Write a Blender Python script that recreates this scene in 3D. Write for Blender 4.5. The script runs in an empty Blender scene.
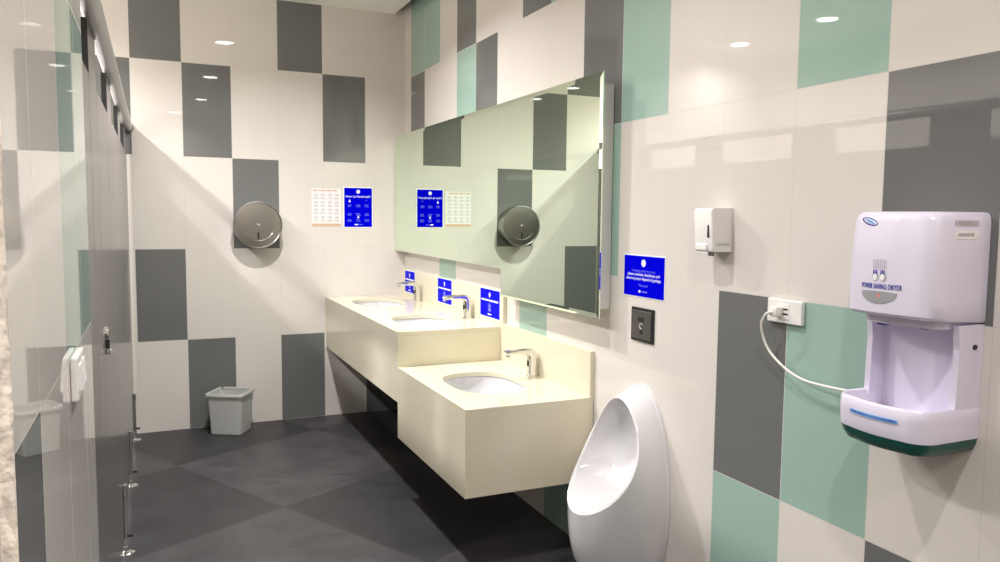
import bpy, bmesh, math, random
from mathutils import Vector, Matrix
random.seed(7)
SC = bpy.context.scene
COL = SC.collection
# ------------------------------------------------------------------ camera, world, exposure
CAM = (-1.6728, -5.4338, 1.4318)
FPX, PITCH, YAW, ROLL = 768.28, -0.0837, 0.4224, 0.0099
fwd = Vector((math.sin(YAW)*math.cos(PITCH), math.cos(YAW)*math.cos(PITCH), math.sin(PITCH)))
rt = Vector((math.cos(YAW), -math.sin(YAW), 0)); up = rt.cross(fwd)
r2 = rt*math.cos(ROLL) + up*math.sin(ROLL); u2 = -rt*math.sin(ROLL) + up*math.cos(ROLL)
cd = bpy.data.cameras.new('camera'); cam = bpy.data.objects.new('camera', cd); COL.objects.link(cam)
cam.matrix_world = Matrix(((r2.x, u2.x, -fwd.x, CAM[0]), (r2.y, u2.y, -fwd.y, CAM[1]), (r2.z, u2.z, -fwd.z, CAM[2]), (0, 0, 0, 1)))
cd.sensor_width = 36; cd.lens = FPX/1000*36; cd.clip_start = 0.02; cd.clip_end = 60
SC.camera = cam
w = bpy.data.worlds.new('world'); SC.world = w; w.use_nodes = True
w.node_tree.nodes['Background'].inputs[0].default_value = (0.9, 0.93, 1, 1)
w.node_tree.nodes['Background'].inputs[1].default_value = 0.0
SC.view_settings.view_transform = 'Standard'; SC.view_settings.look = 'None'
SC.view_settings.gamma = 1; SC.view_settings.use_curve_mapping = False
SC.view_settings.exposure = 0.0
SC.cycles.use_denoising = True
SC.cycles.sample_clamp_indirect = 6.0
SC.cycles.max_bounces = 14; SC.cycles.diffuse_bounces = 7; SC.cycles.glossy_bounces = 8
LAMP_W = 16.3          # watts of one aisle downlight
STALL_W = 33.0          # watts of one cubicle downlight
LAMP_COL = (1.0, 0.975, 0.955)
LAMP_SPREAD = 145      # full beam angle in degrees
HC = 2.862             # ceiling height

# ------------------------------------------------------------------ materials
def nd(nt, t, **kw):
    n = nt.nodes.new(t)
    for k, v in kw.items(): setattr(n, k, v)
    return n
def mat(name, col, rough=0.5, metal=0.0, spec=0.5, coat=0.0, bump=0.0, bscale=60, var=0.0, vscale=8, emit=None, estr=0, ior=None):
    m = bpy.data.materials.new(name); m.use_nodes = True; nt = m.node_tree; b = nt.nodes['Principled BSDF']
    b.inputs['Base Color'].default_value = (*col, 1); b.inputs['Roughness'].default_value = rough
    b.inputs['Metallic'].default_value = metal; b.inputs['Specular IOR Level'].default_value = spec
    b.inputs['Coat Weight'].default_value = coat; b.inputs['Coat Roughness'].default_value = 0.05
    if ior: b.inputs['IOR'].default_value = ior
    if emit: b.inputs['Emission Color'].default_value = (*emit, 1); b.inputs['Emission Strength'].default_value = estr
    tc = nd(nt, 'ShaderNodeTexCoord')
    if bump:
        n = nd(nt, 'ShaderNodeTexNoise'); n.inputs['Scale'].default_value = bscale
        bp = nd(nt, 'ShaderNodeBump'); bp.inputs['Strength'].default_value = bump; bp.inputs['Distance'].default_value = 0.004
        nt.links.new(tc.outputs['Object'], n.inputs['Vector']); nt.links.new(n.outputs['Fac'], bp.inputs['Height']); nt.links.new(bp.outputs['Normal'], b.inputs['Normal'])
    if var:
        n = nd(nt, 'ShaderNodeTexNoise'); n.inputs['Scale'].default_value = vscale; n.inputs['Detail'].default_value = 5
        cr = nd(nt, 'ShaderNodeValToRGB')
        cr.color_ramp.elements[0].position = 0.3; cr.color_ramp.elements[1].position = 0.7
        cr.color_ramp.elements[0].color = (*[c*(1-var) for c in col], 1); cr.color_ramp.elements[1].color = (*[min(1, c*(1+var)) for c in col], 1)
        nt.links.new(tc.outputs['Object'], n.inputs['Vector']); nt.links.new(n.outputs['Fac'], cr.inputs['Fac']); nt.links.new(cr.outputs['Color'], b.inputs['Base Color'])
    return m
def tile_mat(name, col, grout, rough=0.02, half=0.0011):
    """glazed tile: UV in metres on a 0.30 x 0.60 grid, thin grout joints"""
    m = mat(name, col, rough); nt = m.node_tree; b = nt.nodes['Principled BSDF']
    uv = nd(nt, 'ShaderNodeUVMap'); uv.uv_map = 'UVMap'
    sep = nd(nt, 'ShaderNodeSeparateXYZ'); nt.links.new(uv.outputs[0], sep.inputs[0])
    a = nd(nt, 'ShaderNodeMath', operation='PINGPONG'); a.inputs[1].default_value = 0.15
    c = nd(nt, 'ShaderNodeMath', operation='PINGPONG'); c.inputs[1].default_value = 0.30
    nt.links.new(sep.outputs[0], a.inputs[0]); nt.links.new(sep.outputs[1], c.inputs[0])
    mn = nd(nt, 'ShaderNodeMath', operation='MINIMUM'); nt.links.new(a.outputs[0], mn.inputs[0]); nt.links.new(c.outputs[0], mn.inputs[1])
    lt = nd(nt, 'ShaderNodeMath', operation='LESS_THAN'); lt.inputs[1].default_value = half; nt.links.new(mn.outputs[0], lt.inputs[0])
    tc = nd(nt, 'ShaderNodeTexCoord'); n = nd(nt, 'ShaderNodeTexNoise'); n.inputs['Scale'].default_value = 1.6; n.inputs['Detail'].default_value = 2
    nt.links.new(tc.outputs['Object'], n.inputs['Vector'])
    hs = nd(nt, 'ShaderNodeMixRGB'); hs.inputs[1].default_value = (*[x*0.96 for x in col], 1); hs.inputs[2].default_value = (*[x*1.04 for x in col], 1)
    nt.links.new(n.outputs['Fac'], hs.inputs[0])
    mx = nd(nt, 'ShaderNodeMixRGB'); nt.links.new(lt.outputs[0], mx.inputs[0]); nt.links.new(hs.outputs[0], mx.inputs[1]); mx.inputs[2].default_value = (*grout, 1)
    nt.links.new(mx.outputs[0], b.inputs['Base Color'])
    rr = nd(nt, 'ShaderNodeMapRange'); rr.inputs[3].default_value = rough; rr.inputs[4].default_value = 0.6
    nt.links.new(lt.outputs[0], rr.inputs[0]); nt.links.new(rr.outputs[0], b.inputs['Roughness'])
    return m
def floor_mat():
    m = mat('slate_floor', (0.07, 0.07, 0.08), 0.45); nt = m.node_tree; b = nt.nodes['Principled BSDF']
    tc = nd(nt, 'ShaderNodeTexCoord'); mp = nd(nt, 'ShaderNodeMapping', vector_type='TEXTURE')
    mp.inputs['Location'].default_value = (-1.128, -1.659, 0); mp.inputs['Rotation'].default_value = (0, 0, math.radians(28)); mp.inputs['Scale'].default_value = (0.98, 0.98, 1)
    nt.links.new(tc.outputs['Object'], mp.inputs[0])
    ck = nd(nt, 'ShaderNodeTexChecker'); ck.inputs['Scale'].default_value = 1.0
    ad = nd(nt, 'ShaderNodeVectorMath', operation='ADD'); ad.inputs[1].default_value = (40, 40, 0.5)
    nt.links.new(mp.outputs[0], ad.inputs[0]); nt.links.new(ad.outputs[0], ck.inputs['Vector'])
    ck.inputs['Color1'].default_value = (0.031, 0.030, 0.034, 1); ck.inputs['Color2'].default_value = (0.057, 0.054, 0.059, 1)
    n1 = nd(nt, 'ShaderNodeTexNoise'); n1.inputs['Scale'].default_value = 5; n1.inputs['Detail'].default_value = 8; n1.inputs['Roughness'].default_value = 0.65
    nt.links.new(tc.outputs['Object'], n1.inputs['Vector'])
    r1 = nd(nt, 'ShaderNodeValToRGB'); r1.color_ramp.elements[0].position = 0.33; r1.color_ramp.elements[1].position = 0.62
    r1.color_ramp.elements[0].color = (0.70, 0.70, 0.72, 1); r1.color_ramp.elements[1].color = (1.12, 1.12, 1.1, 1)
    nt.links.new(n1.outputs['Fac'], r1.inputs['Fac'])
    mu = nd(nt, 'ShaderNodeMixRGB', blend_type='MULTIPLY'); mu.inputs[0].default_value = 1
    nt.links.new(ck.outputs[0], mu.inputs[1]); nt.links.new(r1.outputs[0], mu.inputs[2])
    # dark worn blotches
    n2 = nd(nt, 'ShaderNodeTexNoise'); n2.inputs['Scale'].default_value = 3.2; n2.inputs['Detail'].default_value = 4; n2.inputs['Roughness'].default_value = 0.7
    mp2 = nd(nt, 'ShaderNodeMapping'); mp2.inputs['Scale'].default_value = (1.0, 2.2, 1); mp2.inputs['Location'].default_value = (3.1, 0.7, 0)
    nt.links.new(tc.outputs['Object'], mp2.inputs[0]); nt.links.new(mp2.outputs[0], n2.inputs['Vector'])
    r2_ = nd(nt, 'ShaderNodeValToRGB'); r2_.color_ramp.elements[0].position = 0.585; r2_.color_ramp.elements[1].position = 0.64
    nt.links.new(n2.outputs['Fac'], r2_.inputs['Fac'])
    m2 = nd(nt, 'ShaderNodeMixRGB'); m2.inputs[2].default_value = (0.035, 0.035, 0.04, 1)
    nt.links.new(r2_.outputs[0], m2.inputs[0]); nt.links.new(mu.outputs[0], m2.inputs[1])
    # joints
    sp = nd(nt, 'ShaderNodeSeparateXYZ'); nt.links.new(mp.outputs[0], sp.inputs[0]); ds = []
    for i in (0, 1):
        pp = nd(nt, 'ShaderNodeMath', operation='PINGPONG'); pp.inputs[1].default_value = 0.5; nt.links.new(sp.outputs[i], pp.inputs[0]); ds.append(pp)
    mi = nd(nt, 'ShaderNodeMath', operation='MINIMUM'); nt.links.new(ds[0].outputs[0], mi.inputs[0]); nt.links.new(ds[1].outputs[0], mi.inputs[1])
    lt = nd(nt, 'ShaderNodeMath', operation='LESS_THAN'); lt.inputs[1].default_value = 0.0035; nt.links.new(mi.outputs[0], lt.inputs[0])
    m3 = nd(nt, 'ShaderNodeMixRGB'); m3.inputs[2].default_value = (0.04, 0.04, 0.045, 1); nt.links.new(lt.outputs[0], m3.inputs[0]); nt.links.new(m2.outputs[0], m3.inputs[1])
    nt.links.new(m3.outputs[0], b.inputs['Base Color'])
    rr = nd(nt, 'ShaderNodeMapRange'); rr.inputs[3].default_value = 0.36; rr.inputs[4].default_value = 0.6; nt.links.new(n1.outputs['Fac'], rr.inputs[0]); nt.links.new(rr.outputs[0], b.inputs['Roughness'])
    bp = nd(nt, 'ShaderNodeBump'); bp.inputs['Strength'].default_value = 0.15; bp.inputs['Distance'].default_value = 0.003
    nt.links.new(n1.outputs['Fac'], bp.inputs['Height']); nt.links.new(bp.outputs[0], b.inputs['Normal'])
    return m
GROUT = (0.62, 0.60, 0.56)
M = dict(
    cream=tile_mat('cream_glazed_tile', (0.70, 0.66, 0.622), (0.58, 0.545, 0.50)),
    grey=tile_mat('grey_glazed_tile', (0.155, 0.158, 0.155), GROUT),
    green=tile_mat('green_glazed_tile', (0.33, 0.475, 0.41), GROUT),
    back=mat('plaster', (0.66, 0.60, 0.53), 0.8, bump=0.2),
    ceil=mat('ceiling_paint', (0.92, 0.90, 0.86), 0.7, bump=0.05),
    floor=floor_mat(),
    mortar=mat('raw_mortar_edge', (0.78, 0.70, 0.62), 0.9, bump=0.9, bscale=90, var=0.25, vscale=60),
    quartz=mat('cream_quartz', (0.69, 0.64, 0.495), 0.16, var=0.03, vscale=160),
    ceramic=mat('white_ceramic', (0.72, 0.71, 0.73), 0.06, coat=0.5),
    basin=mat('pale_grey_ceramic', (0.58, 0.57, 0.60), 0.06, coat=0.4),
    plastic=mat('white_abs_plastic', (0.71, 0.67, 0.80), 0.25),
    plate=mat('white_plate', (0.82, 0.80, 0.78), 0.3),
    chrome=mat('chrome', (0.78, 0.78, 0.78), 0.08, metal=1),
    steel=mat('brushed_steel', (0.37, 0.36, 0.34), 0.3, metal=1, bump=0.03, bscale=200),
    darksteel=mat('dark_steel', (0.24, 0.24, 0.24), 0.35, metal=0.8),
    alu=mat('anodised_aluminium', (0.46, 0.45, 0.44), 0.38, metal=0.9),
    laminate=mat('grey_laminate', (0.135, 0.120, 0.118), 0.2, var=0.05, vscale=40),
    black=mat('black_rubber', (0.012, 0.012, 0.013), 0.5),
    mirror=mat('mirror_glass', (0.83, 0.95, 0.80), 0.0, metal=1),
    blue=mat('vivid_blue_print', (0.0, 0.0, 0.66), 0.3, spec=0.02),
    white=mat('white_print', (0.85, 0.85, 0.86), 0.4),
    paleblue=mat('pale_blue_print', (0.16, 0.18, 0.80), 0.4),
    ink=mat('grey_ink', (0.40, 0.38, 0.42), 0.5),
    paper=mat('white_paper', (0.80, 0.78, 0.79), 0.5),
    orange=mat('tan_print', (0.66, 0.42, 0.28), 0.5),
    bin=mat('grey_plastic', (0.52, 0.53, 0.51), 0.4),
    bininside=mat('grey_plastic_inside', (0.52, 0.53, 0.51), 0.5),
    dkgreen=mat('dark_green_plastic', (0.006, 0.085, 0.065), 0.25),
    navy=mat('navy_print', (0.01, 0.03, 0.33), 0.4),
    sketch=mat('pale_grey_print', (0.62, 0.59, 0.64), 0.5),
    sky=mat('light_blue_print', (0.22, 0.46, 0.85), 0.4),
    grille=mat('grey_lens', (0.32, 0.32, 0.34), 0.35),
    red=mat('red_led', (0.8, 0.12, 0.08), 0.4, emit=(1, 0.15, 0.08), estr=0.25),
    sticker=mat('silver_sticker', (0.50, 0.46, 0.50), 0.4),
    cable=mat('white_cable', (0.80, 0.77, 0.72), 0.4),
    bezel=mat('sensor_face', (0.14, 0.13, 0.125), 0.3, metal=0.5),
    lampglow=mat('lamp_diffuser', (1, 1, 1), 0.5, emit=(1, 0.97, 0.92), estr=30),
    whitemetal=mat('white_metal', (0.8, 0.8, 0.8), 0.4),
)

# ------------------------------------------------------------------ helpers
def thing(name, label, cat, loc=(0, 0, 0), rotz=0, group=None):
    o = bpy.data.objects.new(name, None); COL.objects.link(o); o.empty_display_size = 0.05
    o.location = loc; o.rotation_euler = (0, 0, rotz); o['label'] = label; o['category'] = cat
    if group: o['group'] = group
    return o
def top(o):
    while o.parent: o = o.parent
    return o
def obj(name, bm, m, parent=None, smooth=False, local=False, angle=35, label=None):
    """link bm as ONE mesh object; bm is in world coordinates unless local"""
    me = bpy.data.meshes.new(name)
    bmesh.ops.remove_doubles(bm, verts=bm.verts, dist=1e-6)
    if parent is not None and not local:
        bmesh.ops.translate(bm, verts=bm.verts, vec=-Vector(top(parent).location))
    bmesh.ops.recalc_face_normals(bm, faces=bm.faces)
    if smooth:
        for f in bm.faces: f.smooth = True
        for e in bm.edges:
            if len(e.link_faces) == 2 and e.calc_face_angle(0) > math.radians(angle): e.smooth = False
    bm.to_mesh(me); bm.free()
    for x in (m if isinstance(m, (list, tuple)) else [m]): me.materials.append(x)
    o = bpy.data.objects.new(name, me); COL.objects.link(o)
    if parent is not None: o.parent = parent
    if label: o['label'] = label
    return o
def struct(name, bm, m, **kw):
    o = obj(name, bm, m, **kw); o['kind'] = 'structure'; return o
def box(bm, x0, x1, y0, y1, z0, z1, bev=0.0, seg=2):
    vs = [bm.verts.new((x, y, z)) for x in (x0, x1) for y in (y0, y1) for z in (z0, z1)]
    fs = [(0, 1, 3, 2), (4, 6, 7, 5), (0, 4, 5, 1), (2, 3, 7, 6), (0, 2, 6, 4), (1, 5, 7, 3)]
    F = [bm.faces.new([vs[i] for i in f]) for f in fs]
    if bev:
        es = list({e for f in F for e in f.edges})
        bmesh.ops.bevel(bm, geom=es, offset=bev, segments=seg, affect='EDGES', profile=0.5)
    return bm
def NB(): return bmesh.new()
def frame_of(axis):
    a = Vector(axis).normalized(); t = Vector((0, 0, 1)) if abs(a.z) < 0.9 else Vector((1, 0, 0))
    u = t.cross(a).normalized(); return a, u, a.cross(u)
def lathe(bm, prof, origin, axis, n=48, cap0=True, cap1=True):
    """prof: list of (radius, height along axis)"""
    a, u, v = frame_of(axis); o = Vector(origin); rings = []
    for r, h in prof:
        rings.append([bm.verts.new(o + a*h + (u*math.cos(2*math.pi*k/n) + v*math.sin(2*math.pi*k/n))*r) for k in range(n)])
    for p, q in zip(rings, rings[1:]):
        for k in range(n): bm.faces.new((p[k], p[(k+1) % n], q[(k+1) % n], q[k]))
    if cap0: bm.faces.new(rings[0][::-1])
    if cap1: bm.faces.new(rings[-1])
    return bm
def cyl(bm, p0, p1, r, n=20, bev=0.0):
    d = Vector(p1) - Vector(p0); L = d.length
    pr = [(r, 0), (r, L)] if not bev else [(r-bev, 0), (r, bev), (r, L-bev), (r-bev, L)]
    return lathe(bm, pr, p0, d, n)
def loft(bm, loops, cap0=False, cap1=False):
    R = [[bm.verts.new(c) for c in L] for L in loops]; n = len(R[0])
    for p, q in zip(R, R[1:]):
        for k in range(n): bm.faces.new((p[k], p[(k+1) % n], q[(k+1) % n], q[k]))
    if cap0: bm.faces.new(R[0][::-1])
    if cap1: bm.faces.new(R[-1])
    return bm
def sweep(bm, pts, sect, closed=False):
    """sweep 2D section (list of (a,b)) along polyline; a runs along 'side', b along the local normal"""
    P = [Vector(p) for p in pts]; loops = []
    for i, p in enumerate(P):
        t = ((P[min(i+1, len(P)-1)] - P[max(i-1, 0)])).normalized()
        side = Vector((0, 1, 0)) if abs(t.y) < 0.9 else Vector((1, 0, 0))
        side = (side - t*side.dot(t)).normalized(); nor = t.cross(side)
        s = sect(i/(len(P)-1)) if callable(sect) else sect
        loops.append([p + side*a + nor*b for a, b in s])
    return loft(bm, loops, True, True)
def circ(r, n=10): return [(r*math.cos(2*math.pi*k/n), r*math.sin(2*math.pi*k/n)) for k in range(n)]
def rrect(wd, ht, r, n=5):
    out = []
    for cx, cy, a0 in ((wd/2-r, ht/2-r, 0), (-wd/2+r, ht/2-r, 90), (-wd/2+r, -ht/2+r, 180), (wd/2-r, -ht/2+r, 270)):
        for k in range(n):
            a = math.radians(a0 + 90*k/(n-1)); out.append((cx + r*math.cos(a), cy + r*math.sin(a)))
    return out
def smooth_path(pts, n=8):
    P = [Vector(p) for p in pts]; P = [P[0]*2-P[1]] + P + [P[-1]*2-P[-2]]; out = []
    for i in range(1, len(P)-2):
        for k in range(n):
            t = k/n; a, b, c, d = P[i-1:i+3]
            out.append(0.5*((2*b) + (c-a)*t + (2*a-5*b+4*c-d)*t*t + (3*b-a-3*c+d)*t**3))
    out.append(P[-2]); return out
def text(name, body, size, m, parent, org, right, upv, align='CENTER', depth=0.0003, width=None, label=None):
    cu = bpy.data.curves.new(name, 'FONT'); cu.body = body; cu.size = size; cu.align_x = align; cu.align_y = 'CENTER'; cu.extrude = depth; cu.resolution_u = 3
    tmp = bpy.data.objects.new('tmp_text', cu); COL.objects.link(tmp); bpy.context.view_layer.update()
    me = bpy.data.meshes.new_from_object(tmp.evaluated_get(bpy.context.evaluated_depsgraph_get()))
    bpy.data.objects.remove(tmp); bpy.data.curves.remove(cu)
    xs = [v.co.x for v in me.vertices]; s = width/(max(xs)-min(xs)) if width else 1
    R, U = Vector(right).normalized(), Vector(upv).normalized(); N = R.cross(U); base = Vector(org) - Vector(top(parent).location)
    for v in me.vertices:
        c = v.co.copy(); v.co = base + R*c.x*s + U*c.y + N*c.z
    me.materials.clear(); me.materials.append(m); me.name = name
    o = bpy.data.objects.new(name, me); COL.objects.link(o); o.parent = parent
    if label: o['label'] = label
    return o

# ------------------------------------------------------------------ the room shell
UB, UR = 1.7904, 0.1533     # u = x + UB on the back wall, u = -y - UR on the right wall
def tile_wall(name, u0, u1, v0, v1, place, colour, nrm, thick):
    """glazed tiles cell by cell on a 0.30 x 0.60 grid, and the wall body behind them"""
    bm = NB(); uvl = bm.loops.layers.uv.new('UVMap')
    us = [u0] + [0.3*k for k in range(math.floor(u0/0.3)-1, math.ceil(u1/0.3)+1) if u0+1e-6 < 0.3*k < u1-1e-6] + [u1]
    vs = [v0] + [0.6*k for k in range(0, 8) if v0+1e-6 < 0.6*k < v1-1e-6] + [v1]
    V = {}
    def vt(a, b):
        if (a, b) not in V: V[(a, b)] = bm.verts.new(place(a, b))
        return V[(a, b)]
    for i in range(len(us)-1):
        for j in range(len(vs)-1):
            q = [(us[i], vs[j]), (us[i+1], vs[j]), (us[i+1], vs[j+1]), (us[i], vs[j+1])]
            f = bm.faces.new([vt(*c) for c in q])
            f.material_index = colour(math.floor((us[i]+us[i+1])/2/0.3), math.floor((vs[j]+vs[j+1])/2/0.6))
            for l, c in zip(f.loops, q): l[uvl].uv = c
    n = Vector(nrm)
    edge = [(u, v0) for u in us] + [(u1, v) for v in vs[1:]] + [(u, v1) for u in us[::-1][1:]] + [(u0, v) for v in vs[::-1][1:-1]]
    bk = [bm.verts.new(V[c].co - n*thick) for c in edge]; m = len(edge)
    for k in range(m):
        f = bm.faces.new((V[edge[k]], V[edge[(k+1) % m]], bk[(k+1) % m], bk[k])); f.material_index = 3
    f = bm.faces.new(bk); f.material_index = 3
    return struct(name, bm, [M['cream'], M['grey'], M['green'], M['back']])
B_GREY = {(1, 0), (3, 0), (5, 0), (0, 1), (2, 2), (1, 3), (4, 3), (-1, 3), (0, 4), (3, 4), (-3, 2), (-4, 1)}
R_GREY = {(0, 3), (3, 4), (4, 3), (6, 4), (8, 3), (13, 2), (11, 1), (13, 0), (2, 0), (15, 3), (17, 1), (16, 4), (19, 2)}
R_GREEN = {(0, 4), (1, 4), (3, 3), (7, 4), (9, 3), (12, 3), (8, 2), (2, 1), (6, 1), (12, 1), (7, 0), (11, 0), (16, 2), (18, 3), (15, 0)}
tile_wall('wall_back', -3.4+UB, UB, 0, 3.0, lambda u, v: (u-UB, 0, v), lambda i, j: 1 if (i, j) in B_GREY else 0, (0, -1, 0), 0.12)
tile_wall('wall_right', -UR, 7.0-UR, 0, 3.0, lambda u, v: (0, -u-UR, v), lambda i, j: 1 if (i, j) in R_GREY else 2 if (i, j) in R_GREEN else 0, (-1, 0, 0), 0.12)
UL = 4.10                   # u = y + UL on the left wall
def left_col(i, j):
    if j == 2 and i in (0, 1): return 2
    if j in (0, 1): return 1 if i < -1 else 0
    return 1 if (i, j) in ((-2, 4),) else 0
tile_wall('wall_left', -4.585+UL, -3.60+UL, 0, HC, lambda u, v: (-1.801, u-UL, v), left_col, (1, 0, 0), 0.012)
struct('wall_left_core', box(NB(), -1.95, -1.8135, -4.78, -3.60, 0, HC), M['back'])
# rough mortar edge of the tile layer, with chips
bm = NB(); nz = 90
loops = []
for k in range(nz+1):
    z = HC*k/nz; j = lambda s: random.uniform(-s, s)
    loops.append([(-1.8135, -4.5855, z), (-1.8010+j(0.0012), -4.5855+j(0.0008), z), (-1.8020+j(0.0016), -4.5915+j(0.0025), z), (-1.8080+j(0.002), -4.5950+j(0.003), z), (-1.8135, -4.5960+j(0.002), z)])
loft(bm, loops, True, True)
struct('trim_1', bm, M['mortar'])
struct('wall_front', box(NB(), -3.4, 0.0, -7.12, -7.0, 0, HC), M['back'])
struct('wall_hallway_end', box(NB(), -3.4, -1.95, -4.78, -4.66, 0, HC), M['back'])
struct('wall_hallway_far', box(NB(), -3.4, -1.95, -6.6, -6.48, 0, HC), M['back'])
struct('wall_jamb', box(NB(), -1.95, -1.83, -7.0, -6.1, 0, HC), M['back'])
struct('wall_stall', box(NB(), -3.52, -3.40, -7.12, 0, 0, HC), M['back'])
bm = NB(); box(bm, -3.52, 0.12, -7.12, 0.12, -0.1, 0); struct('floor', bm, M['floor'])
bm = NB(); box(bm, -3.52, -0.075, -7.0, -0.0, HC, HC+0.018); struct('ceiling', bm, M['ceil'])
bm = NB(); box(bm, -3.52, 0.12, -7.12, 0.12, 3.0, 3.08); struct('ceiling_slab', bm, M['back'])

# ------------------------------------------------------------------ downlights
def downlight_parts(root):
    bm = NB(); lathe(bm, [(0.072, 0.0), (0.095, 0.0), (0.098, -0.003), (0.097, -0.007), (0.078, -0.007), (0.072, -0.003)], (0, 0, 0), (0, 0, 1), 40, False, False)
    # close the ring section
    bm.verts.ensure_lookup_table(); n = 40; a = bm.verts[0:n]; z = bm.verts[5*n:6*n]
    for k in range(n): bm.faces.new((z[k], z[(k+1) % n], a[(k+1) % n], a[k]))
    obj('trim_ring', bm, M['whitemetal'], root, True, True)
    bm = NB(); lathe(bm, [(0.0715, -0.0035), (0.0715, -0.0015)], (0, 0, 0), (0, 0, 1), 40)
    obj('diffuser', bm, M['lampglow'], root, False, True)
def lamp(root, watts):
    ld = bpy.data.lights.new('downlight_beam', 'AREA'); ld.shape = 'DISK'; ld.size = 0.10; ld.energy = watts; ld.color = LAMP_COL; ld.spread = math.radians(LAMP_SPREAD)
    lo = bpy.data.objects.new('beam', ld); COL.objects.link(lo); lo.parent = root; lo.location = (0, 0, -0.012)
first = None
for x, y, wt, lab in ((-1.1, -1.51, LAMP_W*2.85, 'round recessed ceiling downlight over the aisle opposite the two high basins'),
                      (-1.1, -3.31, LAMP_W, 'round recessed ceiling downlight over the aisle in front of the urinal'),
                      (-1.1, -5.05, LAMP_W, 'round recessed ceiling downlight over the aisle nearest the viewer'),
                      (-1.38, -6.55, LAMP_W*1.6, 'added ceiling downlight behind the viewer, unseen, for frontal fill'),  # added lamp, out of view; fills the surfaces facing the camera
                      (-2.75, -0.35, STALL_W, 'round recessed ceiling downlight over the farthest cubicle, by the back wall'),
                      (-2.75, -1.25, STALL_W, 'round recessed ceiling downlight over the second cubicle from the back wall'),
                      (-2.75, -2.15, STALL_W, 'round recessed ceiling downlight over the third cubicle from the back wall'),
                      (-2.75, -3.05, STALL_W, 'round recessed ceiling downlight over the nearest cubicle')):
    t = thing('downlight', lab, 'ceiling light', (x, y, HC), 0, 'ceiling downlights')
    if first is None: downlight_parts(t); first = t
    else:
        for ch in list(first.children):
            if ch.type == 'MESH':
                c = ch.copy(); COL.objects.link(c); c.parent = t
    lamp(t, wt)

# ------------------------------------------------------------------ toilet cubicle front
PX = -1.822; PT = 0.016
t = thing('cubicle_partition', 'grey laminate toilet cubicle front with doors, steel top rail and legs', 'toilet partition', (PX, 0, 0))
doors = [(-3.592, -3.095), (-2.797, -2.215), (-1.897, -1.265), (-0.997, -0.465)]
pil = [(-3.09, -2.80), (-2.21, -1.90), (-1.26, -1.00), (-0.46, -0.012)]
for y0, y1 in pil:
    obj('pilaster', box(NB(), PX-PT, PX, y0, y1, 0.06, 1.945, 0.0015), M['laminate'], t)
for n, (y0, y1) in enumerate(doors):
    d = obj('door', box(NB(), PX-PT, PX, y0, y1, 0.09, 1.80, 0.0015), M['laminate'], t)
    # shade on the pilaster edge over the door gap, painted as a black strip
    obj('edge_shade', box(NB(), PX-PT-0.001, PX+0.0005, y1+0.0005, y1+0.005, 1.802, 1.944), M['black'], t, label='painted shade on the pilaster edge beside the gap over the door')
    if n == 1:
        ly = y0 + 0.06
        bm = NB(); lathe(bm, [(0.019, 0), (0.019, 0.006), (0.016, 0.009)], (PX, ly, 1.055), (1, 0, 0), 28)
        k = obj('lock', bm, M['chrome'], d, True)
        obj('lock_indicator', box(NB(), PX, PX+0.011, ly-0.006, ly+0.006, 1.004, 1.034, 0.002), M['black'], d)
        obj('lock_knob', box(NB(), PX, PX+0.016, ly-0.012, ly+0.012, 0.986, 1.003, 0.003), M['chrome'], d)
bm = NB(); cyl(bm, (PX+0.012, -3.60, 1.968), (PX+0.012, -0.006, 1.968), 0.027, 28)
rail = obj('top_rail', bm, M['alu'], t, True)
bm = NB(); cyl(bm, (PX+0.012, -0.006, 1.968), (PX+0.012, 0.0, 1.968), 0.034, 28); obj('rail_flange', bm, M['darksteel'], rail, True)
for y in (-2.86, -1.93, -1.05, -0.16):
    bm = NB(); cyl(bm, (PX+0.006, y, 0.004), (PX+0.006, y, 0.29), 0.0085, 16)
    lg = obj('leg', bm, M['chrome'], t, True)
    bm = NB(); lathe(bm, [(0.034, 0), (0.034, 0.003), (0.028, 0.007), (0.012, 0.013), (0.011, 0.03)], (PX+0.006, y, 0), (0, 0, 1), 28); obj('foot_plate', bm, M['chrome'], lg, True)
    obj('bracket', box(NB(), PX, PX+0.017, y-0.014, y+0.014, 0.255, 0.30, 0.004), M['chrome'], lg)
    bm = NB(); cyl(bm, (PX+0.012, y, 0.075), (PX+0.034, y, 0.075), 0.007, 12); obj('stop_screw', bm, M['black'], lg)
for y in (-1.93, -1.05, -2.86):
    tt = thing('cubicle_divider', {-1.93: 'white panel divider standing between the middle cubicles', -1.05: 'white panel divider standing beside the farthest cubicle', -2.86: 'white panel divider standing beside the nearest cubicle'}[y], 'toilet partition', (-2.6, y, 0), 0, 'cubicle dividers')
    obj('panel', box(NB(), -3.395, PX-PT-0.004, y-0.01, y+0.01, 0.10, 1.868, 0.0015), M['whitemetal'], tt)
    for x in (-2.1, -3.1):
        bm = NB(); cyl(bm, (x, y, 0), (x, y, 0.10), 0.012, 14); obj('leg', bm, M['chrome'], tt, True)

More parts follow.
